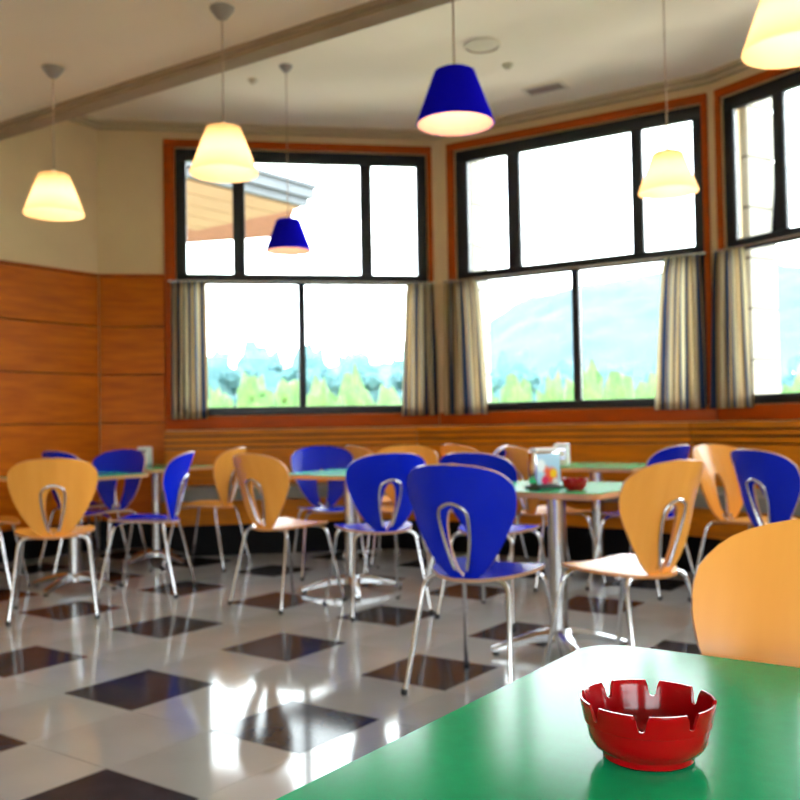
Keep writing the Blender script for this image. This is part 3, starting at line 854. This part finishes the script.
def vf(bm):
    box(bm, -0.17, 0.17, -0.09, -0.07, -0.012, 0); box(bm, -0.17, 0.17, 0.07, 0.09, -0.012, 0); box(bm, -0.17, -0.15, -0.07, 0.07, -0.012, 0); box(bm, 0.15, 0.17, -0.07, 0.07, -0.012, 0)
simple('vent_frame', vf, 'grille', r)
for k in range(5): simple('slat', lambda bm: box(bm, -0.149, 0.149, -0.062 + k * 0.027, -0.050 + k * 0.027, -0.010, -0.002), 'vent_red', r)

# ------------------------------------------------------------------ outside
def ground(bm):
    prism(bm, [Vector((700 * cos(a), 700 * sin(a))) for a in [-2 * pi * k / 48 for k in range(48)]], -1.5, -0.5)
o = simple('ground', ground, 'grass'); struct(o, 'green ground around the building', 'ground')

def bounce_terrace(bm):  # unseen pale ground disc, added to keep the ceiling bounce from going green
    prism(bm, [Vector((13 * cos(a), 2.5 + 13 * sin(a))) for a in [-2 * pi * k / 40 for k in range(40)]], -0.52, -0.46)
o = simple('bounce_terrace', bounce_terrace, 'bounce_paving'); struct(o, 'unseen pale disc added around the building for neutral bounce light', 'bounce_paving')

# neighbouring roof with gutter seen through the first window
rf = link('eave_roof', None, None, (-4.2, 11.0, -0.68)); tag(rf, 'overhanging roof eave with grey gutter and boarded underside outside', 'roof')
RP = [Vector((-1.14, 11.0)), Vector((-1.62, 12.9)), Vector((-5.0, 13.8)), Vector((-5.2, 5.8 + 0.0))]
RP = [Vector((-1.14, 11.0)), Vector((-1.55, 12.9)), Vector((-5.0, 13.8)), Vector((-5.3, 8.5)), Vector((-4.0, 7.3))]
o0 = Vector((-4.2, 11.0))
simple('roof_deck', lambda bm: prism(bm, [(o0 + (q - o0) * 0.985) - o0 for q in RP][::-1], 4.36, 4.55), 'roof_tile', rf)
dA = (RP[4] - RP[0]); LA = dA.length; aA = math.atan2(dA.y, dA.x)
for k in range(9):   # soffit boards run along the eave
    w = 0.21
    n = Vector((-sin(aA), cos(aA)))   # to the left of the run
    q0 = RP[0] - o0 - n * (0.03 + k * w); q0 = Vector((q0.x, q0.y))
    ln = min(LA, 9)
    st = 0.25 * k * 0.55
    simple('soffit_board', lambda bm: box(bm, -0.02 - st * 0.0, ln, -0.198, 0.0, 4.315 + 0.004 * (k % 2), 4.355), 'soffit_board', rf, (q0.x, q0.y, 0), aA)
simple('gutter', lambda bm: (box(bm, -0.10, LA, 0.0, 0.13, 4.42, 4.56), box(bm, -0.05, LA, 0.0, 0.07, 4.33, 4.42), box(bm, -0.13, LA, 0.0, 0.17, 4.54, 4.58)), 'gutter', rf, (RP[0].x - o0.x, RP[0].y - o0.y, 0), aA)
simple('post', lambda bm: bbox(bm, -0.1, 0.1, -0.1, 0.1, 0.22, 4.31, 0.01), 'exterior_render', rf)

# vegetation: each shrub and each tree by itself
def blob_mesh(name, m, rx, rz, lumps, seed, sub=3, amp=0.22, z0=0.0):
    rnd = random.Random(seed); bm = bmesh.new()
    for k in range(lumps):
        a = rnd.uniform(0, 2 * pi); d = rnd.uniform(0.1, 0.78) if k else 0
        c = Vector((rx * d * cos(a), rx * d * sin(a), z0 + rz * rnd.uniform(0.30, 0.90 - 0.3 * d) if k else z0 + rz * 0.5))
        R = rx * (rnd.uniform(0.22, 0.42) if k else 0.72)
        g = bmesh.ops.create_icosphere(bm, subdivisions=sub, radius=1.0)
        for v in g['verts']:
            n = v.co.copy(); f = 1 + amp * noise.noise(n * 3.1 + Vector((seed * 3.7 + k, 0, 0))) * 1.6 + amp * 0.7 * noise.noise(n * 8 + Vector((0, seed, k)))
            hz = rz * 0.5 if k == 0 else R * 0.9
            v.co = Vector((n.x * R * f, n.y * R * f, n.z * hz * f)) + c
    return mesh_from(bm, name, m, 180)
for k in range(34):
    d = 16.5 + 2.6 * (k % 2) + random.uniform(-0.3, 0.3); ang = radians(-17.0 + k * 2.02)
    hgt = random.uniform(1.95, 2.45) + 0.12 * (k % 2)
    r = link('shrub', None, None, (d * sin(ang), d * cos(ang), -0.5)); tag(r, 'bright green shrub growing just outside the windows', 'shrub', 'shrubs outside the windows')
    link('foliage', blob_mesh('foliage', 'shrub_leaf', random.uniform(0.50, 0.58), hgt, 16, 20 + k, 3, 0.34, 0.1), r)
    simple('stem', lambda bm: tube(bm, [(0, 0, 0), (0.03, 0, 0.5), (0, 0.02, hgt * 0.5)], [0.05, 0.04, 0.02], 8), 'bark', r)
tops = [(-17.5, 352), (-14.5, 346), (-11.5, 350), (-8.6, 345), (-5.6, 348), (-2.6, 352), (0.6, 350), (4.2, 352), (7.0, 356), (10.0, 368), (13.0, 372), (16.2, 370), (20.5, 366), (24.0, 362), (27.5, 358), (31.0, 362), (34.5, 360), (38.0, 364), (41.5, 360)]
for k, (dg, py) in enumerate(tops):
    ang = radians(dg); d = 62 + 9 * ((k * 5) % 4)
    hgt = EYE + 0.5 + (425 - py) / FPX * d
    r = link('tree', None, None, (d * sin(ang), d * cos(ang), -0.5)); tag(r, 'haze-tinted broad tree standing beyond the shrubs', 'tree', 'trees beyond the shrubs')
    link('crown', blob_mesh('crown', 'tree_haze_tint', d * 0.032, hgt * 0.86, 26, 60 + k, 3, 0.34, hgt * 0.14), r)
    simple('trunk', lambda bm: tube(bm, [(0, 0, 0), (0.1, 0, hgt * 0.2), (0, 0, hgt * 0.5)], [0.28, 0.22, 0.12], 8), 'bark', r)
# forested hill
PROF = [(-40, 390), (-14, 380), (-6, 372), (0, 362), (4.0, 348), (5.9, 322), (7.4, 306), (10.5, 294), (15.5, 285), (21, 281), (28, 292), (36, 330), (45, 390)]
def hill(bm):
    NA, ND = 260, 46; rows = []
    for i in range(NA + 1):
        deg = -40 + 85 * i / NA; a = radians(deg); top = (425 - interp(PROF, deg)) / FPX
        row = []
        for j in range(ND + 1):
            t = j / ND; d = 130 + 420 * t
            e = t * t * (3 - 2 * t); env = sin(min(1, t / 0.88) * pi / 2) if t < 0.88 else 1 - (t - 0.88) / 0.12 * 0.3
            z = 550 * 0.93 * top * (0.75 * e + 0.25 * env) if t < 0.9 else 550 * 0.93 * top * (1 - (t - 0.9) * 1.5)
            p = Vector((d * sin(a), d * cos(a), 0))
            z += 4.5 * noise.noise(p * 0.018) * e + 2.6 * abs(noise.noise(p * 0.09 + Vector((5, 2, 1)))) + 1.6 * noise.noise(p * 0.22)
            row.append(bm.verts.new((p.x, p.y, z - 2.0 * (1 - t))))
        rows.append(row)
    for i in range(NA):
        for j in range(ND): bm.faces.new((rows[i][j], rows[i][j + 1], rows[i + 1][j + 1], rows[i + 1][j]))
o = simple('hill', hill, 'forest_haze_tint', smooth=180); struct(o, 'haze-tinted forested hill beyond the trees', 'hill')
